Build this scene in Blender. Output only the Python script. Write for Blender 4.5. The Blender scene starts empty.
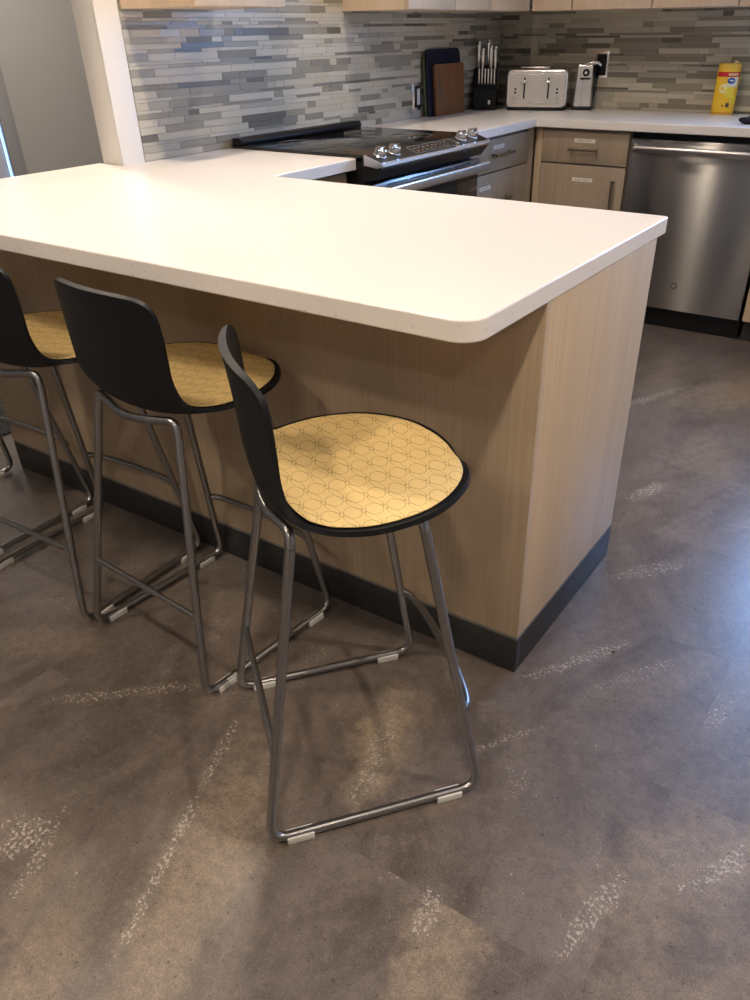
import bpy, bmesh, math, random
from mathutils import Vector, Matrix
random.seed(7)
S = bpy.context.scene
C = S.collection
PI = math.pi

# ------------------------------------------------------------------ materials
def mat(name, color=(.5, .5, .5), rough=.5, metal=0., spec=.5, **kw):
    m = bpy.data.materials.new(name); m.use_nodes = True
    b = m.node_tree.nodes['Principled BSDF']
    b.inputs['Base Color'].default_value = (*color, 1)
    b.inputs['Roughness'].default_value = rough
    b.inputs['Metallic'].default_value = metal
    b.inputs['Specular IOR Level'].default_value = spec
    for k, v in kw.items():
        b.inputs[k].default_value = v
    return m

class NT:
    """small helper to write node maths"""
    def __init__(s, m):
        s.t = m.node_tree; s.b = s.t.nodes['Principled BSDF']
    def n(s, typ, **kw):
        x = s.t.nodes.new(typ)
        for k, v in kw.items(): setattr(x, k, v)
        return x
    def link(s, a, b): s.t.links.new(a, b)
    def put(s, sock, v):
        if isinstance(v, bpy.types.NodeSocket): s.link(v, sock)
        elif isinstance(v, (tuple, list)): sock.default_value = v if len(v) == len(sock.default_value) else (*v, 1)
        else: sock.default_value = v
    def m(s, op, a, b=0., c=0.):
        x = s.n('ShaderNodeMath', operation=op)
        s.put(x.inputs[0], a); s.put(x.inputs[1], b); s.put(x.inputs[2], c)
        return x.outputs[0]
    def coords(s):
        tc = s.n('ShaderNodeTexCoord'); sp = s.n('ShaderNodeSeparateXYZ'); s.link(tc.outputs['Object'], sp.inputs[0])
        return tc.outputs['Object'], sp.outputs[0], sp.outputs[1], sp.outputs[2]
    def xyz(s, x, y, z):
        c = s.n('ShaderNodeCombineXYZ'); s.put(c.inputs[0], x); s.put(c.inputs[1], y); s.put(c.inputs[2], z); return c.outputs[0]
    def map(s, v, scale=(1, 1, 1), rot=(0, 0, 0), loc=(0, 0, 0)):
        x = s.n('ShaderNodeMapping'); s.put(x.inputs['Vector'], v)
        x.inputs['Scale'].default_value = scale; x.inputs['Rotation'].default_value = rot; x.inputs['Location'].default_value = loc
        return x.outputs[0]
    def noise(s, v, scale, detail=4, rough=.5, dist=0.):
        x = s.n('ShaderNodeTexNoise'); s.put(x.inputs['Vector'], v)
        x.inputs['Scale'].default_value = scale; x.inputs['Detail'].default_value = detail
        x.inputs['Roughness'].default_value = rough; x.inputs['Distortion'].default_value = dist
        return x.outputs[0]
    def ramp(s, f, lo, hi, a=0., b=1.):
        x = s.n('ShaderNodeMapRange', interpolation_type='SMOOTHSTEP'); s.put(x.inputs[0], f)
        x.inputs[1].default_value = lo; x.inputs[2].default_value = hi; x.inputs[3].default_value = a; x.inputs[4].default_value = b
        return x.outputs[0]
    def mix(s, f, a, b, mode='MIX'):
        x = s.n('ShaderNodeMix', data_type='RGBA', blend_type=mode)
        s.put(x.inputs[0], f); s.put(x.inputs[6], a); s.put(x.inputs[7], b)
        return x.outputs[2]
    def bump(s, h, strength=.2, dist=.002):
        x = s.n('ShaderNodeBump'); x.inputs['Strength'].default_value = strength; x.inputs['Distance'].default_value = dist
        s.put(x.inputs['Height'], h); s.link(x.outputs[0], s.b.inputs['Normal'])
    def color(s, c): s.put(s.b.inputs['Base Color'], c)

def wood(name, c1, c2, axis=2, rough=.45):
    m = mat(name, c1, rough, spec=.35); t = NT(m); v, x, y, z = t.coords()
    fine = [150, 150, 150]; fine[axis] = 3.; broad = [9, 9, 9]; broad[axis] = .5
    f = t.noise(t.map(v, fine), 1., 3, .6); g = t.noise(t.map(v, broad), 1., 2, .5)
    col = t.mix(t.ramp(f, .3, .72), c1, c2)
    col = t.mix(t.ramp(g, .35, .7, 0, .35), col, tuple(k*.8 for k in c2))
    t.color(col); t.bump(f, .12, .0006)
    return m

M = {}
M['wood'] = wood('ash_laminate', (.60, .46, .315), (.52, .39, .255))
M['wood_shaded'] = wood('ash_laminate_shaded', (.50, .385, .26), (.43, .325, .21))  # same ash laminate, darkened: the stool side's shade is put into the colour
M['wood_cab'] = wood('taupe_ash_laminate', (.40, .315, .22), (.33, .255, .175))
M['maple'] = wood('pale_maple', (.74, .58, .42), (.68, .52, .36))
M['kick'] = mat('graphite_plinth', (.027, .026, .025), .5, spec=.35)
M['white'] = mat('white_paint', (.80, .77, .72), .5)
M['ceil'] = mat('ceiling_paint', (.8, .78, .74), .8)
M['grey'] = mat('grey_wall_paint', (.36, .37, .385), .7)
M['beige'] = mat('beige_wall_paint', (.55, .50, .44), .7)
M['greydoor'] = mat('slate_door_paint', (.27, .28, .31), .45)
M['black'] = mat('black_plastic', (.007, .007, .0075), .42, spec=.3)
M['shell'] = mat('charcoal_shell', (.006, .007, .0085), .48, spec=.28)
M['glassblack'] = mat('black_glass', (.012, .011, .010), .07, spec=.6)
M['steel'] = mat('polished_steel', (.78, .75, .70), .25, 1.)
M['chrome'] = mat('chrome', (.75, .73, .70), .12, 1.)
M['tube'] = mat('satin_steel_tube', (.33, .325, .32), .33, 1.)
M['glide'] = mat('grey_glide', (.60, .58, .54), .5)
M['handle'] = mat('bronze_handle', (.20, .15, .10), .35, .8)
M['label'] = mat('paper_label', (.72, .66, .56), .7)
M['ink'] = mat('dark_ink', (.08, .07, .06), .6); M['greyink'] = mat('grey_print', (.36, .33, .28), .6)
M['navy'] = mat('navy_board', (.006, .0085, .026), .4, spec=.3)
M['green'] = mat('olive_green_board', (.10, .11, .035), .4)
M['rim'] = mat('rust_red_board', (.20, .05, .02), .4)
M['brown'] = wood('brown_board', (.26, .115, .045), (.19, .08, .03), 2, .4)
M['whitep'] = mat('white_plastic', (.75, .72, .66), .35)
M['yellow'] = mat('yellow_plastic', (.90, .56, .03), .35)
M['yellowpale'] = mat('pale_yellow_print', (.90, .80, .40), .4)
M['lemon'] = mat('lemon_print', (.85, .68, .05), .4)
M['redp'] = mat('red_print', (.60, .015, .02), .4)
M['blue'] = mat('blue_print', (.02, .09, .30), .4)
M['cloth'] = mat('navy_cloth', (.006, .008, .02), .85)
M['grout'] = mat('grout', (.36, .35, .32), .85)
M['vent'] = mat('vent_dark', (.01, .01, .01), .6)
m = bpy.data.materials.new('window_glass'); m.use_nodes = True; M['glass'] = m
_n = m.node_tree.nodes; _o = _n['Material Output']; _t = _n.new('ShaderNodeBsdfTransparent'); _g = _n.new('ShaderNodeBsdfGlossy'); _g.inputs['Roughness'].default_value = .02
_x = _n.new('ShaderNodeMixShader'); _x.inputs[0].default_value = .06; m.node_tree.links.new(_t.outputs[0], _x.inputs[1]); m.node_tree.links.new(_g.outputs[0], _x.inputs[2]); m.node_tree.links.new(_x.outputs[0], _o.inputs['Surface'])
m = mat('lamp_diffuser', (1, .9, .8), .5); M['lamp'] = m
m.node_tree.nodes['Principled BSDF'].inputs['Emission Color'].default_value = (1, .88, .75, 1)
m.node_tree.nodes['Principled BSDF'].inputs['Emission Strength'].default_value = 14.

# quartz
m = mat('cream_quartz', (.80, .745, .68), .28, spec=.45); t = NT(m); v, x, y, z = t.coords(); M['quartz'] = m
vo = t.n('ShaderNodeTexVoronoi'); t.put(vo.inputs['Vector'], v); vo.inputs['Scale'].default_value = 110
wn = t.n('ShaderNodeTexWhiteNoise', noise_dimensions='3D'); t.link(vo.outputs['Position'], wn.inputs['Vector'])
sp = t.m('MULTIPLY', t.ramp(vo.outputs['Distance'], .12, .26, 1, 0), t.m('GREATER_THAN', wn.outputs[0], .86))
t.color(t.mix(t.m('MULTIPLY', sp, .55), t.mix(t.noise(v, 60, 2), (.79, .735, .67, 1), (.83, .775, .71, 1)), (.40, .31, .22, 1)))

# brushed steel (brush marks run sideways, so lamps stretch into upright streaks)
m = mat('brushed_steel', (.33, .315, .30), .29, 1.); t = NT(m); v, x, y, z = t.coords(); M['brushed'] = m
t.b.inputs['Anisotropic'].default_value = 1.
tg = t.n('ShaderNodeTangent', direction_type='RADIAL', axis='Z'); t.link(tg.outputs[0], t.b.inputs['Tangent'])
t.b.inputs['Anisotropic Rotation'].default_value = .25

# cushion print
m = mat('printed_cushion', (.62, .45, .18), .75, spec=.2); t = NT(m); v, x, y, z = t.coords(); M['cushion'] = m
a = .0315
cv = t.m('DIVIDE', x, .052); cu = t.m('DIVIDE', y, .0352)
def fr(s, off=0.): return t.m('SUBTRACT', t.m('FRACT', t.m('ADD', s, 20.5 + off)), .5)
def ell(px, py, A, B, w):
    q = t.m('SQRT', t.m('ADD', t.m('POWER', t.m('ABSOLUTE', t.m('DIVIDE', px, A)), 2.), t.m('POWER', t.m('ABSOLUTE', t.m('DIVIDE', py, B)), 2.)))
    return t.ramp(t.m('ABSOLUTE', t.m('SUBTRACT', q, 1.)), w*.4, w, 1, 0)
kk = t.m('MULTIPLY', t.m('ROUND', cv), .5)
rowu = fr(t.m('SUBTRACT', cu, kk)); rowh = fr(t.m('SUBTRACT', cu, kk), .5); dv = fr(cv); dh = fr(cv, .5)
sa_ = fr(t.m('SUBTRACT', cu, t.m('MULTIPLY', cv, .5))); sb_ = fr(t.m('SUBTRACT', cu, t.m('MULTIPLY', cv, .5)))
lines = ell(rowh, dv, .40, .37, .055)
for l in (ell(rowu, dv, .115, .085, .18), ell(sa_, dh, .17, .39, .10)):
    lines = t.m('MAXIMUM', lines, l)
t.color(t.mix(t.m('MULTIPLY', lines, .62), t.mix(t.noise(v, 30, 2), (.66, .47, .19, 1), (.72, .53, .235, 1)), (.20, .12, .035, 1)))
t.bump(t.noise(v, 900, 2), .15, .0004)

# floor: 0.457 m vinyl tiles of brown-grey stone with tan blotches and pale flecks
m = mat('stone_vinyl_tiles', (.2, .17, .15), .3, spec=.85); t = NT(m); v, x, y, z = t.coords(); M['floor'] = m
T = .4572
gx = t.m('DIVIDE', t.m('SUBTRACT', x, 1.778), T); gy = t.m('DIVIDE', t.m('SUBTRACT', y, -.332), T)
ix, iy = t.m('FLOOR', gx), t.m('FLOOR', gy)
wn = t.n('ShaderNodeTexWhiteNoise', noise_dimensions='3D'); t.link(t.xyz(ix, iy, 3.7), wn.inputs['Vector'])
rs = t.n('ShaderNodeSeparateColor'); t.link(wn.outputs['Color'], rs.inputs[0])
r1, r2, r3 = rs.outputs
sg = t.m('SUBTRACT', t.m('MULTIPLY', t.m('GREATER_THAN', r3, .5), 2.), 1.)
ox = t.m('ADD', t.m('MULTIPLY', x, sg), t.m('MULTIPLY', r1, 3.)); oy = t.m('ADD', y, t.m('MULTIPLY', r2, 5.))
tv = t.map(t.xyz(ox, oy, 0.), rot=(0, 0, math.radians(-64)))     # x now runs along the veins
big = t.noise(t.map(tv, (2.0, 5.0, 1)), 1., 6, .6, .9)
mid = t.noise(t.map(tv, (6, 13, 1)), 1., 6, .66, .6)
fin = t.noise(v, 110, 4, .75); grn = t.noise(v, 330, 3, .7); wob = t.noise(v, 9, 6, .7); wob2 = t.noise(t.map(v, (1, 1, 1), loc=(7, 3, 0)), 30, 4, .7)
col = t.mix(t.ramp(mid, .34, .66), (.086, .063, .048, 1), (.158, .124, .102, 1))
col = t.mix(t.ramp(big, .42, .60, 0, .75), col, (.205, .165, .138, 1))
col = t.mix(t.ramp(r1, .2, .8, 0, .30), col, (.105, .092, .088, 1))
wv = t.m('ADD', t.m('MULTIPLY', t.m('SUBTRACT', wob, .5), 1.7), t.m('MULTIPLY', t.m('SUBTRACT', wob2, .5), 1.3))
def patch(items):
    acc = None
    for px_, py_, an, ra, rb, k, clip in items:
        ca, sa = math.cos(math.radians(an)), math.sin(math.radians(an))
        dx = t.m('SUBTRACT', x, px_); dy = t.m('SUBTRACT', y, py_)
        u = t.m('DIVIDE', t.m('ADD', t.m('MULTIPLY', dx, ca), t.m('MULTIPLY', dy, sa)), ra)
        w = t.m('DIVIDE', t.m('SUBTRACT', t.m('MULTIPLY', dy, ca), t.m('MULTIPLY', dx, sa)), rb)
        d = t.m('SQRT', t.m('ADD', t.m('MULTIPLY', u, u), t.m('MULTIPLY', w, w)))
        f = t.ramp(t.m('ADD', d, wv), .45, 1.25, k, 0)
        for ax, op, val in clip: f = t.m('MULTIPLY', f, t.m(op, {'x': x, 'y': y}[ax], val))
        acc = f if acc is None else t.m('MAXIMUM', acc, f)
    return acc
GT, LT = 'GREATER_THAN', 'LESS_THAN'
tanf = patch([(1.675, -1.00, 112, .17, .065, 1., [('x', LT, 1.778)]), (1.565, -1.42, 110, .33, .095, .75, []), (1.47, -1.70, 112, .13, .06, .7, []),
              (2.01, -1.33, 112, .15, .075, 1., [('y', LT, -1.246)]), (2.30, -.96, 62, .26, .11, .55, [('y', LT, -.789)]),
              (1.88, .70, 115, .26, .12, .6, [('x', GT, 1.778), ('y', GT, .582)]), (1.80, 1.32, 66, .30, .13, .7, []), (2.34, -1.30, 70, .2, .12, .5, []),
              (.76, -1.20, 30, .15, .07, .45, []), (2.10, -.52, 60, .20, .07, .35, [('y', LT, -.332)]), (1.33, -1.60, 115, .15, .03, .4, [])])
col = t.mix(t.m('MULTIPLY', tanf, t.ramp(fin, .30, .62, .45, 1.)), col, (.35, .27, .18, 1))
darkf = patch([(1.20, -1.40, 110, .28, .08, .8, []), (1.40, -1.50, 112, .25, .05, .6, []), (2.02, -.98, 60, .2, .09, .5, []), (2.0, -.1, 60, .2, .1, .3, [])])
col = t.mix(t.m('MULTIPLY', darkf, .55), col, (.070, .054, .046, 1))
# flecks gathered into veins
bands = patch([(1.54, 1.13, 66, .24, .03, 1., []), (1.79, .37, 69, .12, .035, 1., []), (1.95, -.06, 51, .2, .035, .9, []), (1.93, -.52, 58, .20, .022, 1., []),
               (2.06, -.50, 58, .2, .03, .8, []), (1.50, -1.46, 113, .28, .018, 1., []), (1.29, -1.58, 118, .14, .02, .9, []), (1.23, -1.56, 85, .08, .05, 1., []),
               (1.09, -1.20, 42, .22, .022, .9, []), (1.68, -1.03, 108, .17, .035, .9, []), (1.96, -1.28, 112, .08, .03, 1., []), (2.20, -1.12, 80, .14, .03, 1., []),
               (1.90, -.84, 55, .13, .018, .9, []), (2.36, -.92, 60, .1, .03, 1., []), (1.40, -1.22, 112, .14, .015, .9, []), (1.30, -1.05, 60, .12, .06, .7, [])])
vein = t.m('MULTIPLY', t.ramp(mid, .50, .62), t.ramp(big, .46, .60, 0, .8))
mask = t.m('MAXIMUM', bands, vein)
th = t.m('SUBTRACT', .77, t.m('MULTIPLY', mask, .245))
fn_ = t.noise(v, 135, 4, .68)
fl = t.ramp(t.m('SUBTRACT', fn_, th), -.015, .05)
col = t.mix(t.ramp(t.noise(v, 34, 6, .78), .42, .60, 0, .42), col, (.075, .058, .049, 1))
col = t.mix(t.ramp(t.noise(t.map(v, loc=(5, 1, 0)), 52, 5, .8), .50, .68, 0, .40), col, (.25, .205, .170, 1))
col = t.mix(t.m('MULTIPLY', mask, .22), col, (.24, .205, .175, 1))
col = t.mix(t.m('MULTIPLY', fl, .75), col, (.60, .53, .44, 1))
col = t.mix(t.ramp(grn, .38, .62, .0, .50), col, (.050, .039, .033, 1))
col = t.mix(t.ramp(t.noise(t.map(v, loc=(3, 9, 0)), 240, 3, .7), .54, .72, 0, .45), col, (.30, .255, .215, 1))
# hairline joints
ex = t.m('ABSOLUTE', t.m('SUBTRACT', t.m('FRACT', gx), .5)); ey = t.m('ABSOLUTE', t.m('SUBTRACT', t.m('FRACT', gy), .5))
jt = t.ramp(t.m('MAXIMUM', ex, ey), .4975, .4995)
col = t.mix(t.m('MULTIPLY', jt, .25), col, (.06, .05, .045, 1))
t.color(col)
t.put(t.b.inputs['Roughness'], t.ramp(fin, .2, .8, .25, .38))
t.bump(t.m('ADD', fin, t.m('MULTIPLY', grn, .5)), .10, .0012)

# dark speckled carpet
m = mat('speckled_carpet', (.03, .03, .03), .95, spec=.1); t = NT(m); v, x, y, z = t.coords(); M['carpet'] = m
n1 = t.noise(v, 160, 3, .7)
t.color(t.mix(t.ramp(n1, .5, .62), (.018, .018, .02, 1), (.10, .11, .12, 1)))
t.bump(n1, .6, .004)

# ------------------------------------------------------------------ mesh helpers
def link(o, parent=None):
    C.objects.link(o)
    if parent: o.parent = parent
    return o

class MB:
    def __init__(s): s.bm = bmesh.new(); s.mi = 0
    def _faces(s, fs):
        for f in fs: f.material_index = s.mi
    def box(s, x0, x1, y0, y1, z0, z1, bev=0., seg=2, mtx=None):
        r = bmesh.ops.create_cube(s.bm, size=1.)
        vs = r['verts']
        for v in vs:
            v.co = Vector((x0 if v.co.x < 0 else x1, y0 if v.co.y < 0 else y1, z0 if v.co.z < 0 else z1))
        es = list({e for v in vs for e in v.link_edges}); fs = list({f for v in vs for f in v.link_faces})
        if bev > 0:
            rr = bmesh.ops.bevel(s.bm, geom=es, offset=bev, segments=seg, profile=.5, affect='EDGES')
            vs = list({v for f in rr['faces'] for v in f.verts} | {v for v in vs if v.is_valid})
            fs = list({f for v in vs for f in v.link_faces})
        s._faces(fs)
        if mtx is not None:
            for v in vs: v.co = mtx @ v.co
        return s
    def prism(s, poly, y0, y1, axis='y', mtx=None):
        """extrude a 2-D polygon; axis y: poly=(x,z); axis z: poly=(x,y); axis x: poly=(y,z)"""
        def P(a, b, h): return {'y': (a, h, b), 'z': (a, b, h), 'x': (h, a, b)}[axis]
        A = [s.bm.verts.new(P(a, b, y0)) for a, b in poly]; B = [s.bm.verts.new(P(a, b, y1)) for a, b in poly]
        n = len(poly); fs = [s.bm.faces.new(A[::-1]), s.bm.faces.new(B)]
        for i in range(n): fs.append(s.bm.faces.new((A[i], A[(i+1) % n], B[(i+1) % n], B[i])))
        s._faces(fs)
        if mtx is not None:
            for v in A+B: v.co = mtx @ v.co
        return s
    def lathe(s, prof, seg=32, mtx=None, cap=True):
        """prof = [(r,z)...] about z"""
        rings = []
        for r, z in prof:
            rings.append([s.bm.verts.new((r*math.cos(2*PI*k/seg), r*math.sin(2*PI*k/seg), z)) for k in range(seg)])
        fs = []
        for a, b in zip(rings, rings[1:]):
            for k in range(seg): fs.append(s.bm.faces.new((a[k], a[(k+1) % seg], b[(k+1) % seg], b[k])))
        if cap: fs.append(s.bm.faces.new(rings[0][::-1])); fs.append(s.bm.faces.new(rings[-1]))
        s._faces(fs)
        if mtx is not None:
            for rg in rings:
                for v in rg: v.co = mtx @ v.co
        return s
    def tube(s, pts, r, seg=14, cap=True, flat=1.):
        pts = [Vector(p) for p in pts]; n = len(pts); rings = []
        T0 = (pts[1]-pts[0]).normalized(); up = Vector((0, 0, 1)) if abs(T0.z) < .9 else Vector((1, 0, 0))
        N = (up - T0*up.dot(T0)).normalized()
        for i, p in enumerate(pts):
            Tn = (pts[min(i+1, n-1)]-pts[max(i-1, 0)]).normalized()
            N = (N - Tn*N.dot(Tn)).normalized(); B = Tn.cross(N)
            rings.append([s.bm.verts.new(p + N*(math.cos(2*PI*k/seg)*r) + B*(math.sin(2*PI*k/seg)*r*flat)) for k in range(seg)])
        fs = []
        for a, b in zip(rings, rings[1:]):
            for k in range(seg): fs.append(s.bm.faces.new((a[k], a[(k+1) % seg], b[(k+1) % seg], b[k])))
        if cap: fs.append(s.bm.faces.new(rings[0][::-1])); fs.append(s.bm.faces.new(rings[-1]))
        s._faces(fs)
        return s
    def build(s, name, mats, parent=None, smooth=True, angle=40):
        bmesh.ops.recalc_face_normals(s.bm, faces=s.bm.faces[:])
        me = bpy.data.meshes.new(name)
        if smooth:
            for f in s.bm.faces: f.smooth = True
            for e in s.bm.edges:
                if len(e.link_faces) == 2:
                    if e.calc_face_angle(0) > math.radians(angle): e.smooth = False
        s.bm.to_mesh(me); s.bm.free()
        for m_ in (mats if isinstance(mats, (list, tuple)) else [mats]): me.materials.append(m_)
        return link(bpy.data.objects.new(name, me), parent)

def fillet(pts, rad, n=7):
    """round the inner corners of a polyline"""
    pts = [Vector(p) for p in pts]; out = [pts[0]]
    for i in range(1, len(pts)-1):
        a, b, c = pts[i-1], pts[i], pts[i+1]
        r = rad[i-1] if isinstance(rad, (list, tuple)) else rad
        d1 = (a-b).normalized(); d2 = (c-b).normalized(); ang = d1.angle(d2)
        L = r/math.tan(ang/2); p, q = b+d1*L, b+d2*L
        for k in range(n+1):
            u = k/n; out.append((1-u)**2*p + 2*u*(1-u)*b + u*u*q)
    out.append(pts[-1]); return out

def rpoly(x0, x1, y0, y1, r, n=6):
    out = []
    for cx, cy, a0 in ((x1-r, y1-r, 0), (x0+r, y1-r, 90), (x0+r, y0+r, 180), (x1-r, y0+r, 270)):
        for k in range(n+1):
            a_ = math.radians(a0+90*k/n); out.append((cx+r*math.cos(a_), cy+r*math.sin(a_)))
    return out

def rcorner(poly, radii, n=8):
    out = []; N = len(poly)
    for i, r in enumerate(radii):
        b = Vector(poly[i])
        if r <= 0: out.append(tuple(b)); continue
        a_, c = Vector(poly[i-1]), Vector(poly[(i+1) % N]); d1 = (a_-b).normalized(); d2 = (c-b).normalized()
        cen = b+(d1+d2)*r; 
        for k in range(n+1):
            th = k/n*PI/2; out.append(tuple(cen - d2*r*math.cos(th) - d1*r*math.sin(th)))
    return out

def empty(name, loc=(0, 0, 0), rz=0.):
    o = bpy.data.objects.new(name, None); o.location = loc; o.rotation_euler = (0, 0, rz); o.empty_display_size = .1
    return link(o)
def tag(o, label=None, cat=None, group=None, kind=None):
    if label: o['label'] = label
    if cat: o['category'] = cat
    if group: o['group'] = group
    if kind: o['kind'] = kind
    return o
def thing(name, label, cat, loc=(0, 0, 0), rz=0., group=None): return tag(empty(name, loc, rz), label, cat, group)
def struct(o, label, cat='room'): return tag(o, label, cat, kind='structure')
def copy_tree(o, parent=None):
    c = o.copy(); C.objects.link(c)
    if parent: c.parent = parent
    for ch in [k for k in bpy.data.objects if k.parent == o and k != c]: copy_tree(ch, c)
    return c
def RZ(a): return Matrix.Rotation(a, 4, 'Z')
def TR(x, y, z): return Matrix.Translation((x, y, z))

# ------------------------------------------------------------------ measures
H = .914; TH = .0364                      # worktop height and thickness
PL, PW = 1.814, .9205                     # peninsula reach from wall and depth
BF = -.650                                # stool side panel
YB = 2.587                                # back wall
CH = 2.55                                 # ceiling
FX = .535; FB = YB-.592                   # cabinet fronts
XL = -.115

# ------------------------------------------------------------------ room
b = MB(); b.box(-2.0, 4.6, -4.0, YB+.1, -.06, 0); struct(b.build('floor', M['floor']), 'brown grey stone look vinyl tile floor with tan blotches', 'floor')
b = MB(); b.box(-1.9, -.42, -1.6, 2.0, 0.0005, .007, .003); struct(b.build('floor_2', M['carpet']), 'dark speckled carpet in the next room', 'carpet')
b = MB(); b.box(-2.0, 4.6, -4.0, YB+.1, CH, CH+.06); struct(b.build('ceiling', M['ceil']), 'white ceiling', 'ceiling')

b = MB(); b.box(-.090, -.006, -.066, YB, 0, CH); wl = struct(b.build('wall_left', M['white']), 'wall behind the range with grey mosaic backsplash', 'wall')
WX0, WX1, WZ0, WZ1 = 1.98, 3.05, 1.12, 2.10
b = MB(); b.box(-2.0, WX0, YB+.006, YB+.12, 0, CH); b.box(WX1, 4.6, YB+.006, YB+.12, 0, CH)
b.box(WX0, WX1, YB+.006, YB+.12, 0, WZ0); b.box(WX0, WX1, YB+.006, YB+.12, WZ1, CH)
wb = struct(b.build('wall_back', M['beige']), 'back wall behind the toaster with grey mosaic backsplash', 'wall')
b = MB(); b.box(4.5, 4.6, -4.0, YB, 0, CH); struct(b.build('wall_right', M['beige']), 'plain painted wall', 'wall')
b = MB(); b.box(-2.0, 4.6, -4.1, -4.0, 0, CH); struct(b.build('wall_front', M['beige']), 'plain painted wall', 'wall')
b = MB(); b.box(-1.6, -1.5, -4.0, -.42, 0, CH); b.box(-1.6, -1.5, .47, YB, 0, CH); b.box(-1.6, -1.5, -.42, .47, 2.05, CH)
struct(b.build('wall_grey', M['grey']), 'plain grey wall of the next room', 'wall')
# window on the back wall over the sink
w = struct(empty('window_1', ((WX0+WX1)/2, YB+.03, WZ0)), 'window over the sink', 'window')
b = MB(); hw = (WX1-WX0)/2; hh = WZ1-WZ0
for a4 in ((-hw, -hw+.04, 0, hh), (hw-.04, hw, 0, hh), (-hw, hw, 0, .04), (-hw, hw, hh-.04, hh), (-.02, .02, 0, hh)):
    b.box(a4[0], a4[1], -.02, .02, a4[2], a4[3], .003)
b.build('window_frame', M['white'], w)
b = MB(); b.box(-hw+.03, hw-.03, -.003, .003, .03, hh-.03); b.build('pane', M['glass'], w)
# wall end casing of the tiled wall
b = MB(); b.box(-.006, .004, -.074, .017, 0, CH, .001); b.box(-.098, -.006, -.074, -.066, 0, CH, .001)
struct(b.build('trim_1', M['white']), 'white casing on the end of the tiled wall', 'trim')
# door in the next room
d = struct(empty('door_1', (-1.5, .02, 0)), 'slate grey door in the next room', 'door')
b = MB(); b.box(0, .018, .43, .50, 0, 2.12, .003); b.box(0, .018, -.50, -.43, 0, 2.12, .003); b.box(0, .018, -.50, .50, 2.05, 2.12, .003)
b.build('casing', M['greydoor'], d)
b = MB(); b.box(-.06, -.02, -.43, .43, .01, 2.05)
for zz in ((.2, .95), (1.1, 1.9)): b.box(-.022, -.012, -.32, .32, zz[0], zz[1], .006)
b.build('door_panel', mat('door_blue_grey', (.42, .45, .52), .4), d)
b = MB(); b.lathe([(.01, 0), (.01, .04), (.026, .05), (.026, .07), (.01, .08)], 16, TR(-.02, -.36, 1.0) @ Matrix.Rotation(PI/2, 4, 'Y')); b.build('door_knob', M['steel'], d)
b = MB(); b.box(-1.5, -1.488, .53, YB, 0, .1, .003); b.box(-1.5, -1.488, -4, -.48, 0, .1, .003); struct(b.build('baseboard_left', M['white']), 'white baseboard of the next room', 'baseboard')

# mosaic backsplash: strips of glass and stone, each strip its own small block of the tile mesh
tile_mats = [mat('tile_glass_pale', (.51, .46, .35), .3, spec=.25), mat('tile_stone_light', (.42, .385, .305), .5, spec=.3), mat('tile_glass_mid', (.31, .28, .21), .3, spec=.25),
             mat('tile_stone_mid', (.25, .225, .17), .45, spec=.3), mat('tile_glass_dark', (.16, .145, .11), .28, spec=.25), mat('tile_stone_pale', (.54, .495, .395), .5, spec=.3)]
def mosaic(u0, u1, z0, z1, put, parent, seed):
    rnd = random.Random(seed); b = MB(); z = z0+.001; hs = [.0225, .0225, .0225, .0105, .0105, .0165]
    k = 0
    while z < z1-.004:
        h = min(rnd.choice(hs), z1-z); u = u0 - rnd.random()*.2
        while u < u1:
            L = rnd.choice([.05, .09, .12, .15, .18, .20, .25])
            a_, c = max(u, u0), min(u+L-.0015, u1); u += L
            if c-a_ < .003: continue
            b.mi = rnd.choices(range(6), (24, 16, 18, 15, 8, 19))[0]
            e = rnd.uniform(0, .0012)
            put(b, a_, c, z, z+h-.0014, e)
        z += h; k += 1
    b.build('backsplash_tiles', tile_mats, parent, smooth=False)
def pa(b, a_, c, z, zz, e): b.box(-.003, .0035+e*.6, a_, c, z, zz)
def pb(b, a_, c, z, zz, e): b.box(a_, c, YB-.0035-e*.6, YB+.003, z, zz)
mosaic(.021, YB-.004, H, 1.62, pa, wl, 3)
mosaic(.004, 1.90, H, 1.37, pb, wb, 5)
b = MB(); b.box(-.006, .0012, .017, YB-.0005, H, 1.63); b.build('grout', M['grout'], wl)
b = MB(); b.box(.0015, 1.90, YB-.0012, YB+.006, H, 1.38); b.build('grout', M['grout'], wb)

# ------------------------------------------------------------------ worktops
b = MB()
poly = [(XL, -PW), (PL, -PW), (PL, 0), (.60, 0), (.595, .430), (.0045, .430), (.0045, -.078), (XL, -.078)]
b.prism(rcorner(poly, [.02, .045, .012, .004, .003, 0, 0, 0]), H-TH, H, 'z')
def bev(o, w=.003, seg=3):
    md = o.modifiers.new('edge', 'BEVEL'); md.width = w; md.segments = seg; md.limit_method = 'ANGLE'; md.angle_limit = math.radians(50); return o
o = bev(b.build('countertop', M['quartz'], angle=30)); tag(o, 'cream speckled quartz worktop of the peninsula, rounded front corner, above the bar stools', 'countertop')
b = MB()
poly = [(.0055, 1.20), (.565, 1.20), (.545, YB-.620), (3.2, YB-.620), (3.2, YB-.0055), (.0055, YB-.0055)]
b.prism(rcorner(poly, [0, .003, .012, .003, 0, 0]), H-TH, H, 'z')
o = bev(b.build('countertop', M['quartz'], angle=30)); tag(o, 'cream quartz corner worktop carrying toaster and knife block', 'countertop')

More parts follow.
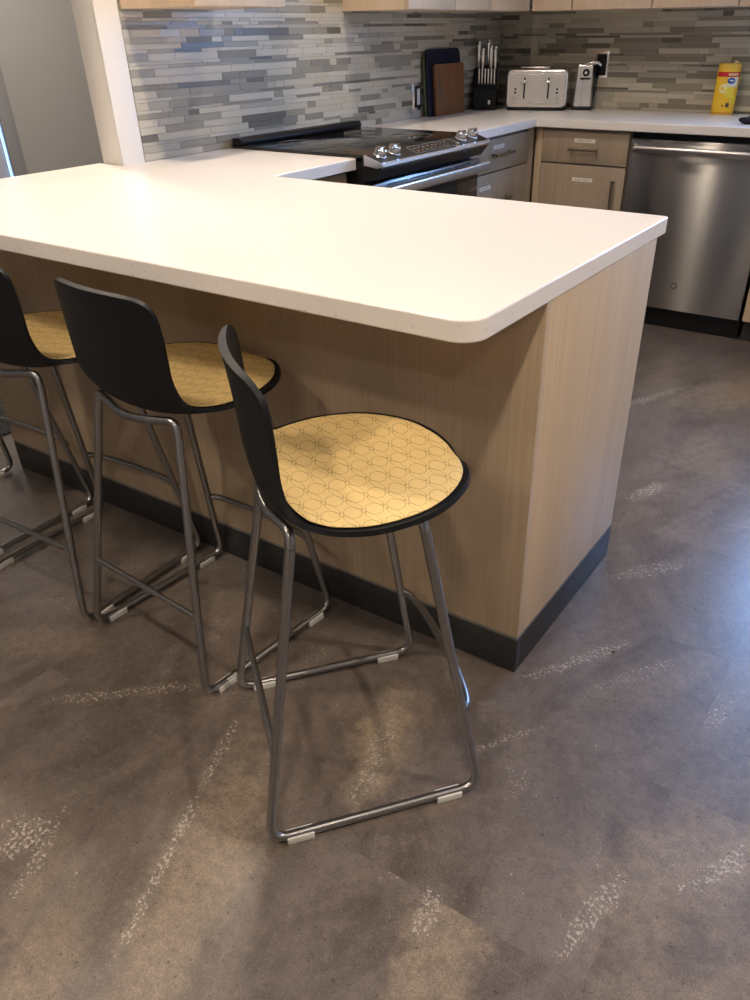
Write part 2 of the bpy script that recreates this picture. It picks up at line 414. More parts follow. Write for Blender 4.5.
# ------------------------------------------------------------------ peninsula base
ex = PL-.002
t_ = thing('peninsula_base', 'pale ash clad peninsula base with dark plinth under the cream worktop', 'cabinet', ((XL+ex)/2, -.35, 0))
cx_ = -(XL+ex)/2; cy_ = .35
def loc(x): return x+cx_
b = MB(); b.box(loc(XL-.022), loc(ex), BF+cy_, BF+.018+cy_, .104, H-TH-.0004, .0008); b.build('front_panel', M['wood_shaded'], t_)
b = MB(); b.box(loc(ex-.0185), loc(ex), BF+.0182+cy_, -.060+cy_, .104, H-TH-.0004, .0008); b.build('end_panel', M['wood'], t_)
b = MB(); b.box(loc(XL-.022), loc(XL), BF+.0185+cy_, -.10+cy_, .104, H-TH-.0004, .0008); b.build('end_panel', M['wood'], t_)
b = MB(); b.box(loc(.62), loc(ex-.019), -.078+cy_, -.062+cy_, .104, H-TH-.0004, .0008); b.build('back_panel', M['wood'], t_)
b = MB(); b.box(loc(XL-.021), loc(ex+.0015), BF-.0015+cy_, BF+.02+cy_, 0, .0965, .001); b.box(loc(ex-.019), loc(ex+.0015), BF+.0202+cy_, -.060+cy_, 0, .0965, .001); b.box(loc(XL-.021), loc(XL), BF+.02+cy_, -.10+cy_, 0, .0965, .001)
b.build('plinth', M['kick'], t_)
b = MB(); b.box(loc(XL-.021), loc(ex-.0005), BF+.0005+cy_, BF+.01+cy_, .0965, .104); b.box(loc(ex-.01), loc(ex-.0005), BF+.01+cy_, -.061+cy_, .0965, .104)
b.build('plinth_trim', mat('grey_reveal', (.16, .155, .15), .5), t_)

# ------------------------------------------------------------------ base cabinets
def pull(b, p0, p1, out, r=.006):
    """bar pull with two posts; p0,p1 ends, out = offset vector"""
    p0, p1, out = Vector(p0), Vector(p1), Vector(out); d_ = (p1-p0).normalized()
    b.tube([p0+out, p1+out], r, 10)
    for p in (p0+d_*.012, p1-d_*.012): b.tube([p, p+out], r*.9, 8)
def label_plate(parent, cen, horiz, nrm, w=.105, h=.017):
    """paper label with a line of small dark print"""
    b = MB(); cen = Vector(cen); horiz = Vector(horiz); nrm = Vector(nrm); up = Vector((0, 0, 1))
    mt = Matrix((horiz.to_4d(), nrm.to_4d(), up.to_4d(), (0, 0, 0, 1))).transposed(); mt.translation = cen
    for i in range(3): mt[3][i] = 0
    mt[3][3] = 1
    b.box(-w/2, w/2, 0, .0008, -h/2, h/2, mtx=mt)
    b.mi = 1
    for k in range(9):
        if k in (4,): continue
        b.box(-w*.34+k*w*.075, -w*.34+k*w*.075+w*.045, .0006, .0011, -h*.16, h*.18, mtx=mt)
    b.build('label', [M['label'], M['greyink']], parent)

# small cabinet between peninsula and range
t_ = thing('base_cabinet', 'narrow taupe cabinet between the peninsula and the black range', 'cabinet', (.30, .22, 0))
b = MB(); b.box(-.29, .235, -.21, .208, .10, H-TH-.0004); b.build('carcass', M['wood_cab'], t_)
b = MB(); b.box(.236, .254, -.205, .205, .105, H-TH-.012, .001); b.build('door', M['wood_cab'], t_)
b = MB(); b.box(-.29, .20, -.21, .208, 0, .0995); b.build('plinth', M['kick'], t_)

# corner cabinet on the range side
t_ = thing('base_cabinet', 'taupe drawer cabinet between the black range and the inner corner', 'cabinet', (.26, 1.60, 0))
b = MB(); b.box(-.25, .247, -.395, .96, .10, H-TH-.0004); b.build('carcass', M['wood_cab'], t_)
b = MB(); b.box(.2475, .266, .329, .388, .10, H-TH-.0004, .001); b.build('corner_filler', M['wood_cab'], t_)
b = MB(); b.box(-.25, .20, -.395, .96, 0, .0995); b.build('plinth', M['kick'], t_)
b = MB(); b.box(.248, .266, -.392, .325, .727, .862, .001); dr = b.build('drawer', M['wood_cab'], t_)
b = MB(); pull(b, (.2655, -.055, .797), (.2655, .125, .797), (.03, 0, 0)); b.build('handle', M['handle'], dr)
label_plate(dr, (.266, .02, .826), (0, 1, 0), (1, 0, 0))
b = MB(); b.box(.248, .266, -.392, .325, .105, .722, .001); dr = b.build('drawer', M['wood_cab'], t_)
b = MB(); pull(b, (.2655, -.055, .600), (.2655, .125, .600), (.03, 0, 0)); b.build('handle', M['handle'], dr)
label_plate(dr, (.266, -.10, .665), (0, 1, 0), (1, 0, 0))

# cabinet left of dishwasher
t_ = thing('base_cabinet', 'taupe cabinet with drawer and door beside the steel dishwasher', 'cabinet', (.79, 2.29, 0))
yf = FB-2.29
b = MB(); b.box(-.262, .218, yf+.020, .29, .10, H-TH-.0004); b.build('carcass', M['wood_cab'], t_)
b = MB(); b.box(-.262, -.224, yf+.006, yf+.0195, .10, H-TH-.0004, .001); b.build('corner_filler', M['wood_shaded'], t_)
b = MB(); b.box(-.25, .218, yf+.05, .29, 0, .0995); b.build('plinth', M['kick'], t_)
b = MB(); b.box(-.220, .214, yf, yf+.0185, .726, .864, .001); dr = b.build('drawer', M['wood_cab'], t_)
b = MB(); pull(b, (-.072, yf+.0005, .789), (.075, yf+.0005, .789), (0, -.03, 0)); b.build('handle', M['handle'], dr)
label_plate(dr, (-.002, yf, .826), (1, 0, 0), (0, -1, 0))
b = MB(); b.box(-.220, .214, yf, yf+.0185, .105, .719, .001); dr = b.build('door', M['wood_cab'], t_)
b = MB(); pull(b, (.166, yf+.0005, .668), (.166, yf+.0005, .52), (0, -.03, 0)); b.build('handle', M['handle'], dr)
label_plate(dr, (.004, yf, .656), (1, 0, 0), (0, -1, 0))
# sink cabinet right of dishwasher
t_ = thing('base_cabinet', 'taupe cabinet past the dishwasher, at the picture edge', 'cabinet', (2.2, 2.29, 0))
b = MB(); b.box(-.535, .95, yf+.020, .29, .10, H-TH-.0004); b.build('carcass', M['wood_cab'], t_)
b = MB(); b.box(-.53, .2, yf, yf+.0185, .105, .862, .001); dr = b.build('door', M['wood'], t_)
b = MB(); b.box(.205, .95, yf, yf+.0185, .105, .862, .001); b.build('door', M['wood'], t_)
b = MB(); b.box(-.53, .95, yf+.05, .29, 0, .0995); b.build('plinth', M['kick'], t_)

# ------------------------------------------------------------------ dishwasher
t_ = thing('dishwasher', 'brushed stainless dishwasher with bar handle under the corner worktop', 'dishwasher', (1.334, 2.29, 0))
b = MB(); b.box(-.318, .318, yf+.036, .28, .10, .862); b.box(-.318, .318, yf+.012, .28, .8625, .8774); b.build('tub_body', M['black'], t_)
b = MB(); b.box(-.318, .318, yf, yf+.0355, .104, .848, .003); dr = b.build('door', M['brushed'], t_)
b = MB(); b.tube(fillet([(-.30, yf+.004, .812), (-.30, yf-.038, .808), (.30, yf-.038, .808), (.30, yf+.004, .812)], .02), .0165, 14, flat=.6); b.build('handle', mat('satin_handle', (.42, .40, .38), .3, 1.), dr)
b = MB(); b.box(-.305, -.225, yf-.001, yf+.001, .8405, .8465)
for k in range(6): b.box(-.298+k*.011, -.291+k*.011, yf-.0016, yf+.001, .834, .837)
b.build('control_print', M['ink'], dr)
b = MB(); mm = TR(-.010, yf-.0002, .221) @ Matrix.Rotation(PI/2, 4, 'X')
b.lathe([(.0150, -.0003), (.0150, .0012)], 28, mm); b.mi = 1
b.lathe([(.0112, .0012), (.0112, .0016)], 28, mm); b.mi = 0
for k in range(5): b.tube([mm @ Vector((math.cos(a_)*(.003+.0012*k*.8), math.sin(a_)*(.003+.0012*k*.8), .0019)) for a_ in [k*1.3+j*.25 for j in range(6)]], .0006, 6)
b.build('badge', [M['kick'], M['steel']], dr)
b = MB(); b.box(-.318, .318, yf+.055, .10, .0, .0995, .001); b.build('kick_plate', M['black'], t_)

# ------------------------------------------------------------------ range
t_ = thing('range', 'black glass slide-in range with steel knobs between the worktops', 'stove', (.33, .8155, 0))
hw = .3795
def RX(x): return x-.33
b = MB(); b.box(RX(.02), RX(.615), -hw, hw, .0, .905); b.build('oven_body', M['black'], t_)
b = MB(); b.box(RX(.012), RX(.625), -hw-.003, hw+.003, .9145, .924, .002); b.mi = 1
for (px_, py_, rr) in ((.20, -.20, .085), (.20, .19, .075), (.44, -.19, .105), (.44, .20, .085)):
    pts = [(RX(px_)+rr*math.cos(a_*PI/24), py_+rr*math.sin(a_*PI/24), .9242) for a_ in range(49)]
    b.tube(pts, .0008, 4, cap=False)
b.build('cooktop', [M['glassblack'], mat('burner_ring', (.12, .11, .10), .4)], t_)
b = MB(); b.prism([(RX(.010), .9242), (RX(.060), .9242), (RX(.062), .936), (RX(.052), .947), (RX(.012), .947)], -hw, hw, 'y'); bev(b.build('back_trim', M['black'], t_), .003)
b = MB(); b.prism([(RX(.6255), .925), (RX(.698), .903), (RX(.703), .893), (RX(.665), .848), (RX(.6155), .842), (RX(.6155), .915), (RX(.6255), .915)], -hw, hw, 'y')
cp = b.build('control_panel', mat('panel_black', (.010, .010, .010), .3), t_, smooth=False)
b = MB(); b.prism([(RX(.694), .9046), (RX(.7005), .9028), (RX(.7065), .893), (RX(.6990), .8865), (RX(.696), .892)], -hw-.0008, hw+.0008, 'y'); b.build('steel_edge', M['steel'], cp)
for e0, e1 in ((-hw-.003, -hw-.0004), (hw+.0004, hw+.003)):
    b = MB(); b.prism([(RX(.6255), .926), (RX(.698), .9045), (RX(.7035), .893), (RX(.680), .886), (RX(.6255), .893)], e0, e1, 'y'); b.build('side_cap', M['steel'], cp)
sl = math.atan2(-.022, .0725)
for yk in (.487, .573, 1.040, 1.128):
    mm = TR(RX(.655), yk-.8155, .9165) @ Matrix.Rotation(-sl, 4, 'Y')
    b = MB(); b.lathe([(.0255, 0), (.0255, .004), (.0225, .007), (.0215, .024), (.0195, .027)], 30, mm); b.box(-.004, .004, -.021, .021, .0268, .033, .0015, mtx=mm); b.build('knob', M['chrome'], cp)
b = MB()
mm = TR(RX(.660), 0, .9149) @ Matrix.Rotation(-sl, 4, 'Y')
b.box(-.026, .026, -.135, .165, -.0005, .0006, mtx=mm); b.mi = 1
for q in ((-.0265, -.0255, -.135, .165), (.0255, .0265, -.135, .165), (-.0265, .0265, -.136, -.1345), (-.0265, .0265, .1645, .166)): b.box(q[0], q[1], q[2], q[3], .0004, .0012, mtx=mm)
for k in range(8):
    b.box(-.012, -.008, -.11+k*.03, -.098+k*.03, .0005, .0009, mtx=mm); b.box(.008, .012, -.11+k*.03, -.10+k*.03, .0005, .0009, mtx=mm)
b.build('display', [M['glassblack'], mat('panel_print', (.35, .34, .32), .5)], cp)
b = MB(); b.box(RX(.6155), RX(.655), -hw+.002, hw-.002, .20, .835, .004); dr = b.build('oven_door', M['glassblack'], t_)
b = MB(); b.box(RX(.6552), RX(.664), -hw+.004, hw-.004, .795, .833, .002); b.mi = 1
for k in range(4): b.box(RX(.6635), RX(.6645), -.30+k*.155, -.17+k*.155, .823, .8265)
b.build('door_trim', [mat('dark_steel_trim', (.35, .34, .33), .3, 1.), M['vent']], dr)
b = MB(); b.prism(rpoly(RX(.692), RX(.716), .790, .828, .009), -hw+.012, hw-.012, 'y')
for s_ in (-1, 1): b.box(RX(.660), RX(.695), s_*(hw-.05)-.012, s_*(hw-.05)+.012, .797, .820, .003)
b.build('handle', M['steel'], dr)
b = MB(); b.box(RX(.6155), RX(.650), -hw+.002, hw-.002, .06, .195, .004); b.build('warming_drawer', M['glassblack'], t_)

# ------------------------------------------------------------------ wall cabinets
def wall_cab(label, x0, x1, y0, y1, doors, face):
    t_ = thing('wall_cabinet', label, 'cabinet', ((x0+x1)/2, (y0+y1)/2, 1.345)); cx, cy = (x0+x1)/2, (y0+y1)/2
    z0, z1 = .0, .80
    if face == 'x':
        b = MB(); b.box(x0-cx, x1-cx-.0205, y0-cy, y1-cy, z0, z1); b.build('carcass', M['maple'], t_)
        for a_, c in doors:
            b = MB(); b.box(x1-cx-.02, x1-cx, a_-cy+.0015, c-cy-.0015, z0+.001, z1-.003, .0015); b.build('door', M['maple'], t_)
    else:
        b = MB(); b.box(x0-cx, x1-cx, y0-cy+.0205, y1-cy, z0, z1); b.build('carcass', M['maple'], t_)
        for a_, c in doors:
            b = MB(); b.box(a_-cx+.0015, c-cx-.0015, y0-cy, y0-cy+.02, z0+.001, z1-.003, .0015); b.build('door', M['maple'], t_)
wall_cab('pale maple wall cabinet above the peninsula end of the backsplash', .005, .33, .028, .434, [(.028, .434)], 'x')
wall_cab('pale maple wall cabinet on the tiled wall past the range gap', .005, .33, 1.168, 2.248, [(1.168, 1.53), (1.533, 1.86), (1.863, 2.248)], 'x')
wall_cab('pale maple wall cabinet above toaster and dishwasher', .335, 1.68, YB-.334, YB-.005, [(.338, .546), (.549, .933), (.936, 1.315), (1.318, 1.68)], 'y')

# ------------------------------------------------------------------ outlets
t_ = thing('outlet_plate', 'steel rimmed outlet plate with white rocker on the tiles left of cutting boards', 'outlet', (.0065, 1.725, 1.005))
b = MB(); b.box(-.0025, .004, -.038, .038, -.058, .058, .002); b.build('plate', M['steel'], t_)
b = MB(); b.box(.004, .0075, -.018, .030, -.045, .045, .0015); b.build('surround', M['black'], t_)
b = MB(); b.box(.0075, .0105, -.006, .018, -.034, .034, .001); b.build('rocker', M['whitep'], t_)
t_ = thing('outlet_plate', 'outlet plate with plug on the tiles above the can opener', 'outlet', (.600, YB-.0065, 1.113))
b = MB(); b.box(-.038, .038, -.004, .0025, -.060, .060, .002); b.build('plate', M['steel'], t_)
b = MB(); b.box(-.024, .028, -.007, -.004, -.048, .048, .0015); b.build('surround', M['black'], t_)
for zz in (-.022, .022):
    b = MB(); b.box(-.014, .014, -.0095, -.007, zz-.014, zz+.014, .002); b.mi = 1
    b.box(-.007, -.005, -.0099, -.0094, zz-.004, zz+.006); b.box(.005, .007, -.0099, -.0094, zz-.004, zz+.006); b.build('socket', [M['black'], M['vent']], t_)
t_ = thing('power_plug', 'black plug with cord in the outlet above the can opener', 'plug', (.604, YB-.0175, 1.135))
b = MB(); b.box(-.014, .014, -.030, .0005, -.013, .013, .004); b.build('plug_body', M['black'], t_)
b = MB(); b.tube(fillet([(0, -.028, 0), (.002, -.044, -.006), (-.004, -.036, -.032), (-.014, .006, -.060), (-.034, .006, -.217)], .006), .0022, 8); b.build('cord', M['black'], t_)

# ------------------------------------------------------------------ cutting boards, leaning on the tiled wall
def board(name, label, mt, x0, y0, y1, h, th, lean, slot=None, r=.03, metal=None, rz=0):
    t_ = thing(name, label, 'cutting board', (x0, (y0+y1)/2, H)); wd = (y1-y0)/2
    t_.rotation_euler = (0, lean, rz)
    b = MB(); b.prism([(q, p) for q, p in rpoly(-wd, wd, 0.0, h, r)], -th, 0, 'x')
    o = bev(b.build('board', mt, t_, angle=30), .002)
    if slot:
        b = MB(); b.prism(rpoly(slot[0], slot[1], slot[2], slot[3], .006), .0, .0006, 'x'); b.build('grip_slot', M['ink'], t_)
    return t_
board('cutting_board', 'olive green cutting board, only its edge showing behind the navy one', M['green'], .034, 1.768, 2.035, .27, .007, math.radians(-4))
board('cutting_board', 'navy blue cutting board with rounded corners leaning on the tiles', M['navy'], .044, 1.782, 2.105, .285, .008, math.radians(-4))
board('cutting_board', 'brown wooden cutting board leaning in front of the navy board', M['brown'], .062, 1.828, 2.108, .222, .015, math.radians(-4), slot=(-.105, -.092, .075, .165), r=.008)

# ------------------------------------------------------------------ knife block and knives
kb = thing('knife_block', 'black slanted knife block between brown board and toaster', 'knife block', (.066, 2.315, H), math.radians(27))
# local: front = -y, block 0.13 wide
b = MB(); prof = [(-.075, 0), (.060, 0), (.078, .190), (.062, .200), (-.012, .176), (-.026, .118), (-.062, .104), (-.075, .098)]
b.prism([(p, q) for p, q in prof], -.062, .062, 'x'); bev(b.build('block_body', M['black'], kb, smooth=False), .004)
b = MB(); b.box(.018, .030, -.0762, -.0748, .026, .046, .001); b.build('badge', M['steel'], kb)
kmat = kb.matrix_basis.copy()
def knife(label, group, lx, ly, lz, L, r, lean):
    t_ = thing('kitchen_knife' if L > .08 else 'steak_knife', label, 'knife', tuple(kmat @ Vector((lx, ly, lz))), math.radians(27), group)
    mm = Matrix.Rotation(lean, 4, 'X')
    b = MB(); b.box(-.0016, .0016, -r*.7, r*.7, -.06, .006, mtx=mm); b.build('blade', M['steel'], t_)
    b = MB(); b.box(-r*.62, r*.62, -r, r, .002, L, r*.5, 3, mtx=mm); b.build('handle', M['steel'] if L < .08 else M['black'], t_)
    b = MB(); b.box(-r*.66, r*.66, -r*1.06, -r*.55, .004, L*.98, r*.25, 2, mtx=mm); b.lathe([(r*.8, 0), (r*.95, r*.5), (r*.7, r*1.1)], 14, mm @ TR(0, 0, L-.004)); b.build('end_cap', M['steel'], t_)
ln = math.radians(11)
for lx, ly, lz, L in ((-.040, .020, .184, .120), (-.018, .002, .178, .095), (.010, .045, .192, .118), (.024, .012, .181, .105), (.046, .010, .181, .100)):
    knife('large knife with steel capped handle in top of the knife block', 'large knives in the block', lx, ly, lz, L, .0115, ln)
for k in range(6):
    knife('small steak knife with steel handle in front row of the knife block', 'steak knives in the block', -.034+k*.0160, -.044, .110, .078, .0056, math.radians(14))

# ------------------------------------------------------------------ toaster
tr = thing('toaster', 'square stainless four slice toaster beside the knife block', 'toaster', (.326, 2.435, H), math.radians(17))
b = MB(); b.prism([(p, q) for p, q in rpoly(-.158, .158, .014, .186, .028)], -.115, .12, 'y'); bev(b.build('shell', M['steel'], tr, angle=30), .008, 3)
b = MB(); b.prism(rpoly(-.135, .135, .03, .166, .018), -.119, -.1145, 'y'); bev(b.build('front_panel', mat('toaster_face', (.72, .69, .62), .34, .85), tr, angle=30), .0015)
for sx in (-1, 1):
    b = MB(); b.box(sx*.062-.004, sx*.062+.004, -.1205, -.1185, .055, .15, .002); b.build('lever_track', M['vent'], tr)
    b = MB(); b.box(sx*.062-.016, sx*.062+.016, -.145, -.1185, .125, .137, .004); b.build('lever', M['chrome'], tr)
    b = MB(); mm = TR(sx*.108, -.1188, .055) @ Matrix.Rotation(PI/2, 4, 'X')
    b.lathe([(.0125, 0), (.0125, .003), (.010, .014), (.008, .015)], 24, mm); b.build('dial', M['chrome'], tr)
    for zz in (.082, .098):
        b = MB(); b.lathe([(.0055, 0), (.005, .004)], 16, TR(sx*.108, -.1188, zz) @ Matrix.Rotation(PI/2, 4, 'X')); b.build('button', M['kick'], tr)
    for yy in (-.055, .045):
        b = MB(); b.box(sx*.072-.06, sx*.072+.06, yy-.014, yy+.014, .1858, .1868); b.build('bread_slot', M['vent'], tr)
b = MB(); b.box(-.105, .05, -.01, .0, .186, .193, .002); b.build('warming_rack', M['steel'], tr)
b = MB(); b.box(-.035, .035, -.1205, -.1188, .036, .043, .0005); b.build('name_plate', M['steel'], tr)
b = MB(); b.box(-.150, .150, -.108, .112, 0, .0138, .004); b.build('base', M['black'], tr)

# ------------------------------------------------------------------ can opener
co = thing('can_opener', 'upright stainless electric can opener below the outlet', 'can opener', (.552, 2.495, H), math.radians(15))
b = MB(); b.prism([(-.045, .012), (.045, .012), (.040, .20), (-.036, .205)], -.035, .045, 'y'); bev(b.build('body', M['steel'], co, smooth=False), .006)
b = MB(); b.box(-.010, -.003, -.0375, -.0345, .02, .145, .001); b.build('front_ridge', M['chrome'], co)
b = MB(); b.box(-.020, .032, -.048, -.034, .138, .146, .002); b.build('can_guide', M['black'], co)
b = MB(); mm = TR(.008, -.034, .168) @ Matrix.Rotation(PI/2, 4, 'X'); b.lathe([(.017, 0), (.017, .006), (.012, .010)], 20, mm); b.mi = 1; b.lathe([(.007, .009), (.007, .015)], 14, mm); b.build('cutting_wheel', [M['black'], M['chrome']], co)
b = MB(); b.tube(fillet([(-.010, -.030, .203), (.020, -.042, .208), (.065, -.040, .212), (.078, -.030, .200)], .01), .006, 10, flat=.6); b.build('lever', M['chrome'], co)
b = MB(); b.box(-.050, .050, -.045, .055, 0, .0118, .004); b.build('base', M['black'], co)
b = MB(); b.box(-.043, .046, .0452, .060, .02, .200, .006); b.build('back_housing', M['black'], co)

# ------------------------------------------------------------------ wipes canister
wp = thing('wipes_canister', 'yellow oval canister of lemon cleaning wipes with red band', 'canister', (1.262, 2.53, H), math.radians(12))
def oval(s, zs, sx=.052, sy=.038, n=36, b=None, grow=0.):
    rings = []
    for z, k in zs: rings.append([b.bm.verts.new(((sx*k+grow)*math.cos(2*PI*i/n), (sy*k+grow)*math.sin(2*PI*i/n), z)) for i in range(n)])
    for r0, r1 in zip(rings, rings[1:]):
        for i in range(n): b.bm.faces.new((r0[i], r0[(i+1) % n], r1[(i+1) % n], r1[i])).material_index = b.mi
    b.bm.faces.new(rings[0][::-1]).material_index = b.mi; b.bm.faces.new(rings[-1]).material_index = b.mi
b = MB(); oval(0, [(0, .94), (.004, .99), (.01, 1), (.185, 1), (.190, .97)], b=b); b.build('bottle', M['yellow'], wp)
b = MB(); oval(0, [(.1902, .94), (.194, .99), (.205, .99), (.212, .92), (.2125, .6)], b=b); b.build('lid', mat('lid_yellow', (.80, .50, .05), .4), wp)
b = MB(); b.box(.015, .035, -.018, .0, .2120, .222, .003); b.build('lid_tab', M['yellowpale'], wp)
def wrap(name, poly, mt, z_off=.0006):
    """a flat print wrapped round the oval: poly = (angle in degrees from front, z)"""
    b = MB(); A = []; 
    for rad in (0., z_off):
        A.append([b.bm.verts.new(((.052+rad+.0001)*math.sin(math.radians(a_)), -(.038+rad+.0001)*math.cos(math.radians(a_)), z)) for a_, z in poly])
    b.bm.faces.new(A[1]); n = len(poly)
    for i in range(n): b.bm.faces.new((A[0][i], A[0][(i+1) % n], A[1][(i+1) % n], A[1][i]))
    return b.build(name, mt, wp, smooth=False)
def wrap_rect(name, a0, a1, z0, z1, mt, off=.0006):
    b = MB(); n = max(2, int((a1-a0)/5)); rows = []
    for k in range(n+1):
        a_ = math.radians(a0+(a1-a0)*k/n)
        rows.append([b.bm.verts.new(((.052+r)*math.sin(a_), -(.038+r)*math.cos(a_), z)) for r, z in ((0, z0), (off, z0), (off, z1), (0, z1))])
    for r0, r1 in zip(rows, rows[1:]):
        for i in range(4): b.bm.faces.new((r0[i], r1[i], r1[(i+1) % 4], r0[(i+1) % 4]))
    return b.build(name, mt, wp)
wrap_rect('red_band', -62, 78, .158, .178, M['redp'])
for k in range(7): wrap_rect('lettering', 2+k*8, 7+k*8, .163, .1725, M['yellowpale'], .0011)
wrap_rect('white_patch', 2, 60, .118, .156, M['whitep'])
def disc(name, ac, zc, ra, rz_, mt, off):
    b = MB(); n = 28; cen = None; ring = []
    for i in range(n):
        a_ = math.radians(ac)+ra*math.cos(2*PI*i/n)/.045; z = zc+rz_*math.sin(2*PI*i/n)
        ring.append(b.bm.verts.new(((.052+off)*math.sin(a_), -(.038+off)*math.cos(a_), z)))
    a_ = math.radians(ac); c = b.bm.verts.new(((.052+off)*math.sin(a_), -(.038+off)*math.cos(a_), zc))
    for i in range(n): b.bm.faces.new((ring[i], ring[(i+1) % n], c))
    return b.build(name, mt, wp)
disc('blue_logo', 22, .142, .016, .013, M['blue'], .0012)
disc('logo_print', 22, .143, .009, .003, M['whitep'], .0018)
disc('splash_print', -2, .110, .026, .020, M['yellowpale'], .0010)
disc('lemon_print', 20, .092, .020, .024, M['lemon'], .0016)
disc('lemon_print', 48, .060, .014, .024, M['lemon'], .0014)
wrap_rect('count_print', 12, 30, .032, .050, M['ink'], .0012)
wrap_rect('count_print', -6, 2, .034, .042, M['ink'], .0012)
wrap_rect('base_band', -80, 80, .004, .012, mat('orange_band', (.75, .33, .05), .4), .0006)

# ------------------------------------------------------------------ crumpled dark cloth at the picture edge
b = MB(); r = bmesh.ops.create_icosphere(b.bm, subdivisions=4, radius=1.)
rnd = random.Random(4)
for v in b.bm.verts:
    p = v.co.copy(); k = 1+.10*math.sin(5*p.x+2*p.z)+.07*math.sin(9*p.y+4*p.x)+.04*math.sin(17*p.x+11*p.y)
    v.co = Vector((p.x*.070*k, p.y*.042*k, max(p.z, -.75)*.018*k))
zz = min(v.co.z for v in b.bm.verts)
for v in b.bm.verts: v.co.z -= zz; 
for v in b.bm.verts:
    if v.co.z < .003: v.co.z = 0.
o = b.build('cloth', M['cloth']); o.location = (1.525, 2.12, H+.0002); tag(o, 'crumpled dark navy cloth on the worktop above the dishwasher', 'cloth')

# tiny crumb on the floor
b = MB(); bmesh.ops.create_icosphere(b.bm, subdivisions=2, radius=.0045)
for v in b.bm.verts: v.co.z = (v.co.z+.0045)*.5
o = b.build('crumb', M['ink']); o.location = (1.985, -.455, 0.0); tag(o, 'tiny dark crumb on the floor near the peninsula corner', 'crumb')

# ------------------------------------------------------------------ bar stools  (local: +y = front of seat)
ROWS = [  # d, z, half width, forward curl of edges, lift of edges
 (0.2370, 0.6341, 0.0140, 0.0000, 0.0015),
 (0.2335, 0.6401, 0.0440, 0.0000, 0.0048),
 (0.2200, 0.6441, 0.0880, 0.0000, 0.0081),
 (0.1930, 0.6461, 0.1350, 0.0000, 0.0106),
 (0.1500, 0.6461, 0.1780, 0.0000, 0.0116),
 (0.0967, 0.6441, 0.2060, 0.0000, 0.0136),
 (0.0267, 0.6411, 0.2160, 0.0000, 0.0150),
 (-0.0333, 0.6391, 0.2030, 0.0040, 0.0165),
 (-0.0850, 0.6411, 0.1830, 0.0194, 0.0180),
 (-0.1103, 0.6536, 0.1746, 0.0206, 0.0200),
 (-0.1195, 0.6786, 0.1660, 0.0208, 0.0140),
 (-0.1257, 0.7184, 0.1605, 0.0212, 0.0070),
 (-.1290, .7660, .1610, .0230, .0010),
 (-.1330, .8140, .1605, .0250, 0),
 (-.1370, .8520, .1560, .0250, 0),
 (-.1400, .8720, .1430, .0210, -.002),
 (-.1415, .8820, .1230, .0150, -.003)]
def crom(f):
    n = len(ROWS)-1; f = max(0., min(f, n-1e-6)); i = int(f); u = f-i
    P_ = [ROWS[max(0, min(n, i+k))] for k in (-1, 0, 1, 2)]
    return [.5*((2*b_)+(-a_+c_)*u+(2*a_-5*b_+4*c_-d_)*u*u+(-a_+3*b_-3*c_+d_)*u**3) for a_, b_, c_, d_ in zip(*P_)]
def surf(f, u, inset=0., up=0.):
    d_, z_, w_, fw, lf = crom(f); w_ = max(w_-inset, .006)
    return Vector((u*w_, d_+fw*u*u, z_+lf*abs(u)**3+up+.005))
def sheet(fs, us, fn, th, nrm_up=True):
    """closed sheet with thickness th along its normals"""
    nf, nu = len(fs), len(us); G = [[fn(f, u) for u in us] for f in fs]; top = []; bot = []
    N = []
    for i in range(nf):
        N.append([])
        for j in range(nu):
            a_ = G[min(i+1, nf-1)][j]-G[max(i-1, 0)][j]; c = G[i][min(j+1, nu-1)]-G[i][max(j-1, 0)]
            q = a_.cross(c); q.normalize(); N[i].append(q)
    sgn = 1. if N[nf//3][nu//2].z < 0 else -1.
    b = MB()
    V0 = [[b.bm.verts.new(G[i][j]) for j in range(nu)] for i in range(nf)]
    V1 = [[b.bm.verts.new(G[i][j]+N[i][j]*sgn*th(i/(nf-1), us[j])) for j in range(nu)] for i in range(nf)]
    for i in range(nf-1):
        for j in range(nu-1):
            b.bm.faces.new((V0[i][j], V0[i][j+1], V0[i+1][j+1], V0[i+1][j])); b.bm.faces.new((V1[i][j], V1[i+1][j], V1[i+1][j+1], V1[i][j+1]))
    per = [(0, j) for j in range(nu)]+[(i, nu-1) for i in range(1, nf)]+[(nf-1, j) for j in range(nu-2, -1, -1)]+[(i, 0) for i in range(nf-2, 0, -1)]
    for (a_, c), (d_, e_) in zip(per, per[1:]+per[:1]): b.bm.faces.new((V0[a_][c], V0[d_][e_], V1[d_][e_], V1[a_][c]))
    return b
